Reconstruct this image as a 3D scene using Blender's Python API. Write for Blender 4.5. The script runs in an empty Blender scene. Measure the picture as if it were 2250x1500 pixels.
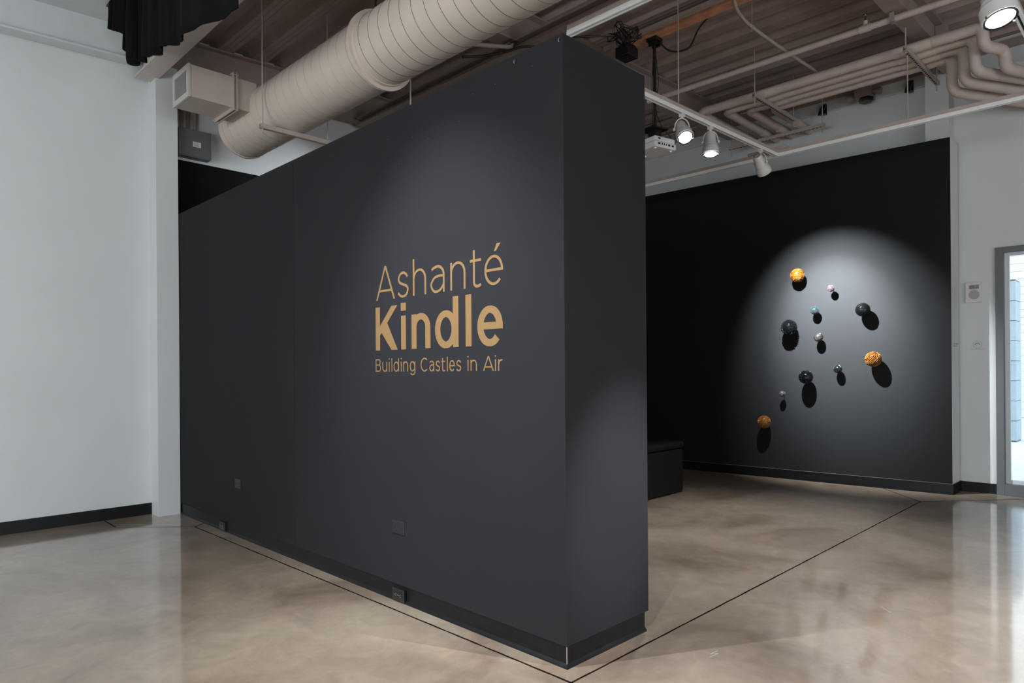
import bpy, bmesh, math, random
from mathutils import Vector, Matrix
random.seed(7)
S = bpy.context.scene
COL = S.collection

# ------------------------------------------------------------------ camera
FOC, CX, CY = 1487.5, 1125.0, 813.0            # pixels, on the 2250x1500 frame
YAW, ROLL, EYE = math.radians(45.1), math.radians(0.426), 1.45
fw = Vector((math.cos(YAW), math.sin(YAW), 0)); rt = Vector((math.sin(YAW), -math.cos(YAW), 0)); dn = Vector((0, 0, -1))
rt2 = rt*math.cos(ROLL) + dn*math.sin(ROLL); dn2 = dn*math.cos(ROLL) - rt*math.sin(ROLL)
cam = bpy.data.cameras.new('camera'); camo = bpy.data.objects.new('camera', cam); COL.objects.link(camo)
camo.matrix_world = Matrix(((rt2.x, -dn2.x, -fw.x, 0), (rt2.y, -dn2.y, -fw.y, 0), (rt2.z, -dn2.z, -fw.z, EYE), (0, 0, 0, 1)))
cam.sensor_fit = 'HORIZONTAL'; cam.sensor_width = 36.0; cam.lens = FOC/2250*36.0
cam.shift_x = 0.0; cam.shift_y = (CY-750.0)/2250.0
cam.clip_start = 0.05; cam.clip_end = 200
S.camera = camo

# ------------------------------------------------------------------ world, exposure, daylight
S.view_settings.view_transform = 'Standard'; S.view_settings.look = 'None'
S.view_settings.gamma = 1.0; S.view_settings.use_curve_mapping = False
S.view_settings.exposure = 0.0
W = bpy.data.worlds.new('sky'); S.world = W; W.use_nodes = True
W.node_tree.nodes['Background'].inputs[0].default_value = (0.90, 0.95, 1.0, 1)
W.node_tree.nodes['Background'].inputs[1].default_value = 2.4
try:
    S.cycles.max_bounces = 8; S.cycles.diffuse_bounces = 5; S.cycles.glossy_bounces = 4
    S.cycles.transparent_max_bounces = 8; S.cycles.sample_clamp_indirect = 4.0
    S.cycles.use_denoising = True; S.cycles.caustics_reflective = False; S.cycles.caustics_refractive = False
except Exception:
    pass

def light(name, kind, loc, target, energy, color, **kw):
    l = bpy.data.lights.new(name, kind); l.energy = energy; l.color = color
    for k, v in kw.items(): setattr(l, k, v)
    o = bpy.data.objects.new(name, l); COL.objects.link(o); o.location = loc
    d = Vector(target) - Vector(loc); o.rotation_euler = d.to_track_quat('-Z', 'Y').to_euler()
    return o
DAY = (0.90, 0.96, 1.0)
# daylight entering by the glazed fronts behind the camera
light('daylight_window_near', 'AREA', (1.2, -5.85, 1.75), (1.2, 5, 1.75), 195, DAY, shape='RECTANGLE', size=8.4, size_y=2.6)
light('daylight_window_back', 'AREA', (-4.85, 2.1, 1.70), (5, 2.1, 1.70), 300, DAY, shape='RECTANGLE', size=5.2, size_y=2.5)
# daylight entering by the glazed entrance in the right wall
light('daylight_entrance', 'AREA', (9.40, -0.72, 1.43), (0, -0.72, 1.43), 1, (1, 1, 1), shape='RECTANGLE', size=4.3, size_y=2.6).data.cycles.is_portal = True

# ------------------------------------------------------------------ materials
def mat(name, col, rough=0.6, metal=0.0, var=0.06, scale=6.0, spec=0.5, bump=0.0, bscale=60.0, emit=None, estr=0.0):
    m = bpy.data.materials.new(name); m.use_nodes = True
    nt = m.node_tree; b = nt.nodes['Principled BSDF']
    b.inputs['Roughness'].default_value = rough; b.inputs['Metallic'].default_value = metal
    b.inputs['Specular IOR Level'].default_value = spec
    tc = nt.nodes.new('ShaderNodeTexCoord'); nz = nt.nodes.new('ShaderNodeTexNoise')
    nz.inputs['Scale'].default_value = scale; nz.inputs['Detail'].default_value = 4
    nt.links.new(tc.outputs['Object'], nz.inputs['Vector'])
    rp = nt.nodes.new('ShaderNodeValToRGB')
    rp.color_ramp.elements[0].position = 0.3; rp.color_ramp.elements[1].position = 0.7
    rp.color_ramp.elements[0].color = tuple(c*(1-var) for c in col[:3])+(1,)
    rp.color_ramp.elements[1].color = tuple(min(1, c*(1+var)) for c in col[:3])+(1,)
    nt.links.new(nz.outputs['Fac'], rp.inputs['Fac']); nt.links.new(rp.outputs['Color'], b.inputs['Base Color'])
    if bump > 0:
        n2 = nt.nodes.new('ShaderNodeTexNoise'); n2.inputs['Scale'].default_value = bscale; n2.inputs['Detail'].default_value = 3
        nt.links.new(tc.outputs['Object'], n2.inputs['Vector'])
        bp = nt.nodes.new('ShaderNodeBump'); bp.inputs['Strength'].default_value = bump; bp.inputs['Distance'].default_value = 0.01
        nt.links.new(n2.outputs['Fac'], bp.inputs['Height']); nt.links.new(bp.outputs['Normal'], b.inputs['Normal'])
    if emit:
        b.inputs['Emission Color'].default_value = (*emit, 1); b.inputs['Emission Strength'].default_value = estr
    return m

def concrete():
    m = bpy.data.materials.new('polished_concrete'); m.use_nodes = True
    nt = m.node_tree; N = nt.nodes; L = nt.links; b = N['Principled BSDF']
    tc = N.new('ShaderNodeTexCoord')
    mp = N.new('ShaderNodeMapping'); mp.inputs['Scale'].default_value = (1, 1, 1); L.new(tc.outputs['Object'], mp.inputs['Vector'])
    n1 = N.new('ShaderNodeTexNoise'); n1.inputs['Scale'].default_value = 0.9; n1.inputs['Detail'].default_value = 9; n1.inputs['Roughness'].default_value = 0.62; n1.inputs['Distortion'].default_value = 0.7
    L.new(mp.outputs['Vector'], n1.inputs['Vector'])
    r1 = N.new('ShaderNodeValToRGB'); cr = r1.color_ramp
    cr.elements[0].position = 0.30; cr.elements[0].color = (0.212, 0.150, 0.108, 1)
    cr.elements[1].position = 0.66; cr.elements[1].color = (0.45, 0.362, 0.280, 1)
    e = cr.elements.new(0.48); e.color = (0.355, 0.275, 0.208, 1)
    L.new(n1.outputs['Fac'], r1.inputs['Fac'])
    n2 = N.new('ShaderNodeTexNoise'); n2.inputs['Scale'].default_value = 4.5; n2.inputs['Detail'].default_value = 10; n2.inputs['Roughness'].default_value = 0.7; n2.inputs['Distortion'].default_value = 1.2
    L.new(mp.outputs['Vector'], n2.inputs['Vector'])
    r2 = N.new('ShaderNodeValToRGB'); r2.color_ramp.elements[0].position = 0.32; r2.color_ramp.elements[0].color = (0.80, 0.79, 0.78, 1)
    r2.color_ramp.elements[1].position = 0.68; r2.color_ramp.elements[1].color = (1.10, 1.09, 1.08, 1)
    L.new(n2.outputs['Fac'], r2.inputs['Fac'])
    mx = N.new('ShaderNodeMix'); mx.data_type = 'RGBA'; mx.blend_type = 'MULTIPLY'; mx.inputs['Factor'].default_value = 1.0
    L.new(r1.outputs['Color'], mx.inputs['A']); L.new(r2.outputs['Color'], mx.inputs['B'])
    # small pale specks of aggregate
    vo = N.new('ShaderNodeTexVoronoi'); vo.inputs['Scale'].default_value = 9.0; L.new(mp.outputs['Vector'], vo.inputs['Vector'])
    r3 = N.new('ShaderNodeValToRGB'); r3.color_ramp.elements[0].position = 0.035; r3.color_ramp.elements[0].color = (1, 1, 1, 1)
    r3.color_ramp.elements[1].position = 0.05; r3.color_ramp.elements[1].color = (0, 0, 0, 1)
    L.new(vo.outputs['Distance'], r3.inputs['Fac'])
    m2 = N.new('ShaderNodeMix'); m2.data_type = 'RGBA'
    mu = N.new('ShaderNodeMath'); mu.operation = 'MULTIPLY'; mu.inputs[1].default_value = 0.35
    L.new(r3.outputs['Color'], mu.inputs[0]); L.new(mu.outputs[0], m2.inputs['Factor'])
    L.new(mx.outputs['Result'], m2.inputs['A']); m2.inputs['B'].default_value = (0.42, 0.36, 0.30, 1)
    L.new(m2.outputs['Result'], b.inputs['Base Color'])
    rr = N.new('ShaderNodeMapRange'); rr.inputs['From Min'].default_value = 0.3; rr.inputs['From Max'].default_value = 0.7
    rr.inputs['To Min'].default_value = 0.05; rr.inputs['To Max'].default_value = 0.11
    L.new(n2.outputs['Fac'], rr.inputs['Value']); L.new(rr.outputs['Result'], b.inputs['Coat Roughness'])
    b.inputs['Roughness'].default_value = 0.35; b.inputs['Coat Weight'].default_value = 1.0; b.inputs['Coat IOR'].default_value = 2.0
    b.inputs['Specular IOR Level'].default_value = 0.4
    bp = N.new('ShaderNodeBump'); bp.inputs['Strength'].default_value = 0.02; bp.inputs['Distance'].default_value = 0.02
    L.new(n1.outputs['Fac'], bp.inputs['Height']); L.new(bp.outputs['Normal'], b.inputs['Normal'])
    return m

def glass_mat():
    m = bpy.data.materials.new('window_glass'); m.use_nodes = True
    nt = m.node_tree; nt.nodes.clear()
    o = nt.nodes.new('ShaderNodeOutputMaterial'); t = nt.nodes.new('ShaderNodeBsdfTransparent'); g = nt.nodes.new('ShaderNodeBsdfGlossy')
    t.inputs[0].default_value = (0.90, 0.95, 0.96, 1); g.inputs['Roughness'].default_value = 0.02
    f = nt.nodes.new('ShaderNodeFresnel'); f.inputs['IOR'].default_value = 1.45
    x = nt.nodes.new('ShaderNodeMixShader')
    nt.links.new(f.outputs[0], x.inputs[0]); nt.links.new(t.outputs[0], x.inputs[1]); nt.links.new(g.outputs[0], x.inputs[2]); nt.links.new(x.outputs[0], o.inputs[0])
    return m

M = {}
M['concrete'] = concrete(); M['glass'] = glass_mat()
M['joint'] = mat('saw_cut_joint', (0.016, 0.011, 0.009), 1.0, spec=0.0)
M['white'] = mat('white_wall_paint', (0.60, 0.62, 0.63), 0.55, var=0.02, scale=2.0)
M['char'] = mat('charcoal_wall_paint', (0.0210, 0.0206, 0.0236), 0.70, spec=0.05, var=0.05, scale=1.5, bump=0.02, bscale=90)
M['black'] = mat('black_wall_paint', (0.0130, 0.0137, 0.0148), 0.6, spec=0.1, var=0.05, scale=2.0)
M['jet'] = mat('flat_black_wall_paint', (0.004, 0.004, 0.0045), 0.75, spec=0.15, var=0.05)
M['base'] = mat('black_vinyl_base', (0.005, 0.005, 0.0055), 0.45, var=0.2, scale=14, spec=0.2)
M['scuff'] = mat('scuffed_black_base', (0.0055, 0.0058, 0.0066), 0.42, spec=0.22, var=0.35, scale=22, bump=0.08, bscale=40)
M['deck'] = mat('brown_deck_paint', (0.335, 0.26, 0.233), 0.6, var=0.10, scale=3.0, bump=0.1, bscale=30)
M['steel'] = mat('brown_steel_paint', (0.30, 0.24, 0.215), 0.5, var=0.06)
M['beamA'] = mat('taupe_beam_paint', (0.50, 0.45, 0.415), 0.5, var=0.04)
M['wbeam'] = mat('white_beam_paint', (0.56, 0.59, 0.60), 0.5, var=0.03)
M['duct'] = mat('beige_duct_paint', (0.55, 0.475, 0.412), 0.42, var=0.03, scale=4)
M['seam'] = mat('duct_seam', (0.10, 0.085, 0.075), 0.6)
M['seam2'] = mat('painted_duct_seam', (0.34, 0.285, 0.245), 0.5)
M['ductbox'] = mat('beige_box_paint', (0.43, 0.375, 0.325), 0.5, var=0.03)
M['grille'] = mat('grey_grille', (0.46, 0.44, 0.42), 0.5)
M['dark'] = mat('dark_void', (0.01, 0.01, 0.01), 0.9)
M['strut'] = mat('painted_strut', (0.40, 0.34, 0.30), 0.5)
M['pipe'] = mat('insulated_pipe_wrap', (0.50, 0.42, 0.375), 0.55, var=0.08, scale=8)
M['pipeS'] = mat('pipe_saddle', (0.53, 0.45, 0.40), 0.45)
M['track'] = mat('white_track', (0.78, 0.78, 0.77), 0.4, var=0.02)
M['head'] = mat('white_lamp_housing', (0.62, 0.60, 0.58), 0.38, var=0.02)
M['lens'] = mat('lit_lamp_lens', (0.9, 0.95, 1.0), 0.3, emit=(0.92, 0.97, 1.0), estr=4.0)
M['chrome'] = mat('chrome', (0.75, 0.77, 0.8), 0.15, metal=1.0)
M['cable'] = mat('black_cable', (0.006, 0.006, 0.006), 0.5)
M['blackm'] = mat('black_metal', (0.012, 0.012, 0.013), 0.35)
M['proj'] = mat('white_projector_plastic', (0.80, 0.80, 0.81), 0.4, var=0.02)
M['wood'] = mat('bare_wood', (0.62, 0.31, 0.18), 0.6, var=0.2, scale=12)
M['cloth'] = mat('black_curtain_cloth', (0.004, 0.004, 0.004), 0.9, spec=0.1)
M['ebox'] = mat('grey_electrical_box', (0.115, 0.115, 0.118), 0.45, var=0.04)
M['paper'] = mat('paper_label', (0.6, 0.62, 0.63), 0.6)
M['ink'] = mat('grey_ink', (0.16, 0.16, 0.17), 0.6)
M['gold'] = mat('gold_vinyl', (0.200, 0.114, 0.043), 0.5, var=0.02)
M['frame'] = mat('grey_door_frame', (0.115, 0.125, 0.132), 0.4, var=0.03)
M['alu'] = mat('pale_aluminium', (0.56, 0.60, 0.64), 0.35, var=0.03)
M['plate'] = mat('charcoal_cover_plate', (0.0165, 0.0172, 0.0205), 0.40, spec=0.3, var=0.03)
M['outlet'] = mat('black_outlet', (0.008, 0.008, 0.009), 0.25)
M['screw'] = mat('bright_screw', (0.5, 0.5, 0.5), 0.3, metal=0.6)
M['vinyl'] = mat('black_vinyl_upholstery', (0.0055, 0.0055, 0.006), 0.5, spec=0.2, var=0.1)
M['block'] = mat('pale_concrete_block', (0.42, 0.50, 0.56), 0.8, var=0.08)
M['pave'] = mat('pale_paving', (0.66, 0.68, 0.70), 0.8, var=0.05)
M['siding'] = mat('pale_siding', (0.74, 0.76, 0.78), 0.8, var=0.04)
M['speaker'] = mat('offwhite_plastic', (0.62, 0.60, 0.58), 0.5, var=0.02)
M['mesh'] = mat('grey_speaker_mesh', (0.36, 0.34, 0.335), 0.6)
M['amber'] = mat('amber_plastic', (0.165, 0.056, 0.0068), 0.22, var=0.25, scale=30)
M['onyx'] = mat('black_shiny_plastic', (0.0020, 0.0022, 0.0026), 0.12, var=0.2, spec=0.3)
M['pearl'] = mat('lilac_beads', (0.0501, 0.0366, 0.0452), 0.25, var=0.3, scale=60)
M['teal'] = mat('teal_beads', (0.0149, 0.0262, 0.0289), 0.2, var=0.4, scale=80)
M['silver'] = mat('silver_beads', (0.0308, 0.0287, 0.0266), 0.22, var=0.5, scale=60)
M['green'] = mat('dark_green_beads', (0.0056, 0.0100, 0.0092), 0.18, var=0.5, scale=80)
M['gunm'] = mat('gunmetal_beads', (0.0042, 0.0046, 0.0054), 0.12, var=0.4, scale=70, spec=0.4)

# ------------------------------------------------------------------ mesh building
class MB:
    def __init__(self): self.v, self.f, self.m = [], [], []
    def add(self, vs, fs, mi=0):
        o = len(self.v); self.v += [tuple(p) for p in vs]
        for f in fs: self.f.append(tuple(i+o for i in f)); self.m.append(mi)
        return self
    def box(self, a, b, mi=0, xf=None):
        x0, y0, z0 = a; x1, y1, z1 = b
        vs = [(x0,y0,z0),(x1,y0,z0),(x1,y1,z0),(x0,y1,z0),(x0,y0,z1),(x1,y0,z1),(x1,y1,z1),(x0,y1,z1)]
        if xf: vs = [xf @ Vector(p) for p in vs]
        return self.add(vs, [(0,3,2,1),(4,5,6,7),(0,1,5,4),(1,2,6,5),(2,3,7,6),(3,0,4,7)], mi)
    def prism(self, pts, ext, mi=0):
        """closed polygon (3-D points) extruded by vector ext"""
        n = len(pts); e = Vector(ext)
        vs = [Vector(p) for p in pts] + [Vector(p)+e for p in pts]
        fs = [tuple(range(n))[::-1], tuple(range(n, 2*n))] + [(i, (i+1) % n, (i+1) % n+n, i+n) for i in range(n)]
        return self.add(vs, fs, mi)
    def tube(self, path, r, seg=12, mi=0, cap=True, closed=False):
        P = [Vector(p) for p in path]; n = len(P)
        rad = r if isinstance(r, (list, tuple)) else [r]*n
        t = (P[1]-P[0]).normalized(); up = Vector((0, 0, 1)) if abs(t.z) < 0.9 else Vector((1, 0, 0))
        u = t.cross(up).normalized(); vs = []
        for i in range(n):
            if closed: tt = (P[(i+1) % n]-P[i-1]).normalized()
            else: tt = ((P[min(i+1, n-1)]-P[i]).normalized() + (P[i]-P[max(i-1, 0)]).normalized()).normalized()
            u = (u - tt*u.dot(tt)).normalized(); w = tt.cross(u)
            sc = 1.0
            if not closed and 0 < i < n-1:
                c = (P[i+1]-P[i]).normalized().dot((P[i]-P[i-1]).normalized()); sc = 1/max(0.6, math.sqrt((1+c)/2))
            for k in range(seg):
                a = 2*math.pi*k/seg; vs.append(P[i]+(u*math.cos(a)+w*math.sin(a))*rad[i]*(1 if sc < 1.02 else 1.0))
        fs = []
        for i in range(n if closed else n-1):
            for k in range(seg):
                a, b = i*seg+k, i*seg+(k+1) % seg; j = ((i+1) % n)*seg
                fs.append((a, b, j+(k+1) % seg, j+k))
        if cap and not closed:
            fs.append(tuple(range(seg))[::-1]); fs.append(tuple(range((n-1)*seg, n*seg)))
        return self.add(vs, fs, mi)
    def lathe(self, prof, origin, axis, seg=28, mi=0, cap=True):
        """profile [(r, d)] turned about axis through origin"""
        ax = Vector(axis).normalized(); up = Vector((0, 0, 1)) if abs(ax.z) < 0.9 else Vector((1, 0, 0))
        u = ax.cross(up).normalized(); w = ax.cross(u); O = Vector(origin); vs = []
        for r, d in prof:
            for k in range(seg):
                a = 2*math.pi*k/seg; vs.append(O+ax*d+(u*math.cos(a)+w*math.sin(a))*r)
        fs = [(i*seg+k, i*seg+(k+1) % seg, (i+1)*seg+(k+1) % seg, (i+1)*seg+k) for i in range(len(prof)-1) for k in range(seg)]
        if cap:
            fs.append(tuple(range(seg))[::-1]); fs.append(tuple(range((len(prof)-1)*seg, len(prof)*seg)))
        return self.add(vs, fs, mi)
    def build(self, name, mats, parent=None, smooth=False, bevel=0.0, origin=None):
        if not isinstance(mats, (list, tuple)): mats = [mats]
        off = Vector((0, 0, 0))
        if parent is not None: off = Vector(parent.get('_o', (0, 0, 0)))
        elif origin is not None: off = Vector(origin)
        me = bpy.data.meshes.new(name); me.from_pydata([tuple(Vector(p)-off) for p in self.v], [], self.f)
        for m in mats: me.materials.append(m)
        for p, i in zip(me.polygons, self.m): p.material_index = i
        bm = bmesh.new(); bm.from_mesh(me); bmesh.ops.recalc_face_normals(bm, faces=bm.faces); bm.to_mesh(me); bm.free()
        if smooth:
            for p in me.polygons: p.use_smooth = True
            me.set_sharp_from_angle(angle=math.radians(38))
        o = bpy.data.objects.new(name, me); COL.objects.link(o)
        if parent is not None: o.parent = parent
        elif origin is not None: o.location = off
        o['_o'] = tuple(off)
        if bevel > 0:
            b = o.modifiers.new('bevel', 'BEVEL'); b.width = bevel; b.segments = 2; b.limit_method = 'ANGLE'
        return o

def thing(name, label, cat, loc, group=None):
    o = bpy.data.objects.new(name, None); COL.objects.link(o); o.location = loc; o['_o'] = tuple(loc)
    o.empty_display_size = 0.05
    return tag(o, label, cat, group)
def tag(o, label, cat, group=None, kind=None):
    o['label'] = label; o['category'] = cat
    if group: o['group'] = group
    if kind: o['kind'] = kind
    return o
def struct(o, label=None):
    o['kind'] = 'structure'
    if label: o['label'] = label
    return o
def spline(pts, n=8, closed=False):
    P = [Vector(p) for p in pts]; out = []; N = len(P)
    rng = range(N if closed else N-1)
    for i in rng:
        if closed: a, b, c, d = P[i-1], P[i], P[(i+1) % N], P[(i+2) % N]
        else: a, b, c, d = P[max(i-1, 0)], P[i], P[i+1], P[min(i+2, N-1)]
        for k in range(n):
            t = k/n
            out.append(0.5*((2*b)+(c-a)*t+(2*a-5*b+4*c-d)*t*t+(3*b-a-3*c+d)*t**3))
    if not closed: out.append(P[-1])
    return out
def fillet(pts, r, n=6):
    """polyline with rounded corners"""
    P = [Vector(p) for p in pts]; out = [P[0]]
    for i in range(1, len(P)-1):
        a, b = (P[i-1]-P[i]), (P[i+1]-P[i]); d = min(r, a.length*.49, b.length*.49)
        p0, p2 = P[i]+a.normalized()*d, P[i]+b.normalized()*d
        for k in range(n+1):
            t = k/n; out.append(p0*(1-t)**2+P[i]*2*t*(1-t)+p2*t*t)
    out.append(P[-1]); return out
def deckz(x): return 4.85+0.033*x

# ================================================================== THE ROOM
X0, X1, Y0, Y1 = -5.0, 9.33, -6.0, 7.57
# ---- floor with its saw-cut joints
f = MB(); f.add([(X0-.2, Y0-.2, 0), (X1+.2, Y0-.2, 0), (X1+.2, Y1+.2, 0), (X0-.2, Y1+.2, 0)], [(0, 1, 2, 3)])
f.add([(X0-.2, Y0-.2, -.1), (X1+.2, Y0-.2, -.1), (X1+.2, Y1+.2, -.1), (X0-.2, Y1+.2, -.1)], [(3, 2, 1, 0)])
def joint(p, q, w=0.012):
    p, q = Vector((*p, 0)), Vector((*q, 0)); d = (q-p); n = max(2, int(d.length/0.06)); s = Vector((-d.y, d.x, 0)).normalized()
    vs, fs = [], []
    for i in range(n+1):
        c = p+d*(i/n)+Vector((0, 0, 0.0006)); jl, jr = random.uniform(.75, 1.25)*w/2, random.uniform(.75, 1.25)*w/2
        vs += [c+s*jl, c-s*jr]
        if i: fs.append((2*i-2, 2*i-1, 2*i+1, 2*i))
    f.add(vs, fs, 1)
joint((2.40, 2.035), (8.258, 2.07)); joint((2.40, 2.035), (2.372, 6.626)); joint((2.40, 2.035), (2.41, -6)); joint((2.40, 2.035), (-5, 2.0))
joint((2.372, 6.626), (2.49, 6.71)); joint((2.372, 6.626), (1.847, 7.154)); joint((1.847, 7.154), (1.852, 7.56))
joint((8.258, 2.07), (8.88, 2.62)); joint((8.258, 2.07), (8.925, 1.50)); joint((8.925, 1.50), (9.32, 1.14))
for (xa, ya), (xb, yb) in (((3.102, 1.717), (3.173, 1.708)), ((3.173, 1.708), (3.140, 1.733)), ((3.140, 1.733), (3.200, 1.728)), ((4.477, 1.339), (4.406, 1.268)), ((4.406, 1.268), (4.42, 1.262))): p_, q_ = Vector((xa, ya, .0006)), Vector((xb, yb, .0006)); s_ = Vector((-(q_-p_).y, (q_-p_).x, 0)).normalized()*.0012; f.add([p_+s_, p_-s_, q_-s_, q_+s_], [(0, 1, 2, 3)], 2)
struct(f.build('floor', [M['concrete'], M['joint'], M['paper']]), 'polished brown concrete floor with dark saw-cut joints')

# ---- corrugated metal deck ceiling (ribs run along Y)
d = MB(); pts = []; x = X0-.2; pitch = 0.37
while x < X1+.4:
    for dx, up in ((0, 0), (0.165, 0), (0.205, 1), (0.33, 1)): pts.append((x+dx, deckz(x+dx)+0.085*up))
    x += pitch
n = len(pts); vs = [(px, Y0-.2, pz) for px, pz in pts]+[(px, Y1+.2, pz) for px, pz in pts]
for i in range(n-1): d.add([vs[i], vs[i+1], vs[n+i+1], vs[n+i]], [(0, 1, 2, 3)], 1 if pts[i][0] < 2.2 else 0)
# low stiffening grooves pressed into the lower flats
for i in range(0, n-1, 4):
    px, pz = pts[i]
    for g in (0.055, 0.110):
        d.box((px+g-.006, Y0, deckz(px+g)-.004), (px+g+.006, Y1, deckz(px+g)+.002), 1 if px < 2.2 else 0)
d.box((X0-.2, Y0-.2, 5.34), (X1+.4, Y1+.2, 5.40))
struct(d.build('ceiling', [M['deck'], M['wbeam']]), 'brown painted corrugated metal deck ceiling')

sf = MB()
sf.prism([(X0, Y0, deckz(X0)-.022), (2.12, Y0, deckz(2.12)-.022), (2.12, Y0, deckz(2.12)-.006), (X0, Y0, deckz(X0)-.006)], (0, 7.40-Y0, 0))
struct(sf.build('ceiling_left', M['wbeam']), 'plain pale soffit over the left bay')
def wall(name, mb, m, label=None, parent=None): return struct(mb.build(name, m, parent), label)
# ---- left white wall with its black base, and the rear wall behind the partition (black below, white above)
wall('wall_left', MB().box((X0, Y1, 0), (2.45, Y1+.15, 5.3)), M['white'], 'large plain white wall at the left')
wall('baseboard_left', MB().box((X0, Y1-.014, 0), (2.285, Y1, 0.115)), M['base'], 'black baseboard under the left white wall')
wall('wall_rear', MB().box((2.45, Y1, 3.71), (X1, Y1+.15, 5.3)).box((2.45, Y1, 0), (X1, Y1+.15, 3.71), 1), [M['white'], M['jet']], 'rear wall painted black below and white above')
wall('baseboard_rear', MB().box((3.25, Y1-.014, 0), (X1-.5, Y1, 0.115)), M['base'])
# white column at the end of the left wall
wall('wall_column', MB().box((2.285, 7.352, 0), (2.494, Y1, 4.57)), M['white'], 'white square column at the left end of the dark partition')

# ---- far wall: black false wall in front of the building wall
P0 = Vector((8.96, 1.92, 0)); U = Vector((-0.24, 3.22, 0)).normalized(); NW = Vector((-U.y, U.x, 0))
def far(s, off, z): return P0+U*s+NW*off+Vector((0, 0, z))
FT = 4.06
b = MB(); b.prism([far(0, 0, 0), far(5.62, 0, 0), Vector((9.30, Y1-.02, 0)), Vector((9.30, 1.92, 0))], (0, 0, FT), 0)
b.m[-1] = 1          # return at the open end is white
wl = b.build('wall_far', [M['black'], M['white']])
for p in wl.data.polygons: p.material_index = 1 if p.normal.y < -0.9 or p.normal.z > .9 else 0
struct(wl, 'black gallery wall at the right carrying the spheres')
bb = MB(); bb.prism([far(-.004, .012, 0), far(5.60, .012, 0), far(5.60, 0, 0), far(-.004, 0, 0)], (0, 0, 0.118))
bb.prism([far(-.006, .030, 0), far(5.60, .030, 0), far(5.60, .012, 0), far(-.006, .012, 0)], (0, 0, 0.012))
bb.box((8.955, 1.908, 0), (9.33, 1.92, 0.118))
wall('baseboard_far', bb, M['scuff'], 'black cove base under the black gallery wall')
wall('trim_1', MB().prism([far(0, .0125, .118), far(5.6, .0125, .118), far(5.6, .0, .118), far(0, .0, .118)], (0, 0, 0.003)), M['ebox'])

# ---- right white wall with the glazed entrance
b = MB(); b.box((X1, 1.565, 0), (X1+.15, Y1, 5.3)); b.box((X1, Y0, 2.795), (X1+.15, 1.565, 5.3)); b.box((X1, Y0, 0), (X1+.15, -3.0, 2.795))
wall('wall_right', b, M['white'], 'white wall at the right beside the glazed entrance')
wall('baseboard_right', MB().box((X1-.012, 1.57, 0), (X1, 1.908, 0.115)), M['base'], 'short black baseboard beside the entrance')
wall('trim_2', MB().box((X1-.025, Y0, 4.835), (X1, Y1, 4.85)).box((X1-.05, 2.2, 4.99), (X1, Y1, 5.12), 1).box((X1-.06, Y0, 5.02), (X1, 1.96, 5.10), 1), [M['white'], M['steel']], 'ledge line and brown ledger angle along the top of the right wall')
wall('wall_pilaster', MB().box((9.10, 1.96, FT), (X1, 2.20, 5.10)), M['white'], 'white pilaster above the right end of the black wall')
fr = thing('door_1', 'glazed grey entrance at the right edge', 'door', (9.33, 1.565, 0)); fr['kind'] = 'structure'
g = MB()
g.box((X1-.03, 1.49, 0), (X1+.12, 1.565, 2.795)); g.box((X1-.03, -3.0, 2.735), (X1+.12, 1.49, 2.795)); g.box((X1-.03, -3.0, 0), (X1+.12, 1.49, 0.125))
for y in (.25, -1.05, -2.3, -3.0): g.box((X1-.03, y, .125), (X1+.12, y+.075, 2.735))
g.build('door_frame', M['frame'], fr, bevel=.003)
a = MB()
for y0, y1 in ((.325, 1.49), (-.975, .25), (-2.225, -1.05), (-2.925, -2.3)):
    for q0, q1, z0, z1 in ((y0, y0+.045, .125, 2.735), (y1-.045, y1, .125, 2.735), (y0+.045, y1-.045, .125, .165), (y0+.045, y1-.045, 2.70, 2.735)):
        a.box((X1+.045, q0, z0), (X1+.09, q1, z1))
a.build('glazing_bead', M['alu'], fr)
for y0, y1 in ((.37, 1.445), (-.93, .205), (-2.18, -1.095), (-2.88, -2.345)):
    MB().box((X1+.064, y0, .165), (X1+.070, y1, 2.70)).build('pane', M['glass'], fr)

# ---- walls behind the camera with their window openings
b = MB(); b.box((X0, Y0-.15, 0), (-3.2, Y0, 5.3)).box((5.6, Y0-.15, 0), (X1, Y0, 5.3)).box((-3.2, Y0-.15, 3.1), (5.6, Y0, 5.3)).box((-3.2, Y0-.15, 0), (5.6, Y0, .4))
wall('wall_near', b, M['white'])
b = MB(); b.box((X0-.15, Y0, 0), (X0, -1.7, 5.3)).box((X0-.15, 4.9, 0), (X0, Y1, 5.3)).box((X0-.15, -1.7, 3.1), (X0, 4.9, 5.3)).box((X0-.15, -1.7, 0), (X0, 4.9, .4))
wall('wall_back', b, M['white'])

# ---- the dark free-standing partition
PX, PXE, PY, PYE, PT = 2.50, 3.20, 2.145, 7.555, 3.085
b = MB(); b.box((PX, PY, 0.104), (PXE, PYE, PT)); b.box((PX+.012, PY+.012, 0), (PXE-.03, PYE, 0.104))
struct(b.build('wall_partition', M['char'], bevel=.002), 'thick charcoal partition wall in the middle of the room carrying gold lettering')
b = MB(); x, y = PX+.012, PY+.012
prof = [(0.0, .104), (-.006, .104), (-.006, .020), (-.018, .008), (-.021, .0), (0, 0)]
n = len(prof)
vs = []
for (o, z) in prof: vs.append((x+o, PYE, z))
for (o, z) in prof: vs.append((x+o, y+o, z))
for (o, z) in prof: vs.append((PXE-.03, y+o, z))
fs = []
for s_ in (0, n):
    for i in range(n): fs.append((s_+i, s_+(i+1) % n, s_+n+(i+1) % n, s_+n+i))
fs += [tuple(range(n)), tuple(range(2*n, 3*n))[::-1]]
b.add(vs, fs)
wall('baseboard_partition', b, M['scuff'], 'scuffed black cove base round the foot of the charcoal partition')
wall('trim_3', MB().box((x-.0075, y-.0075, .010), (x-.004, y-.004, .104)), M['steel'], 'split corner of the partition base showing bare edge')
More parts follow.
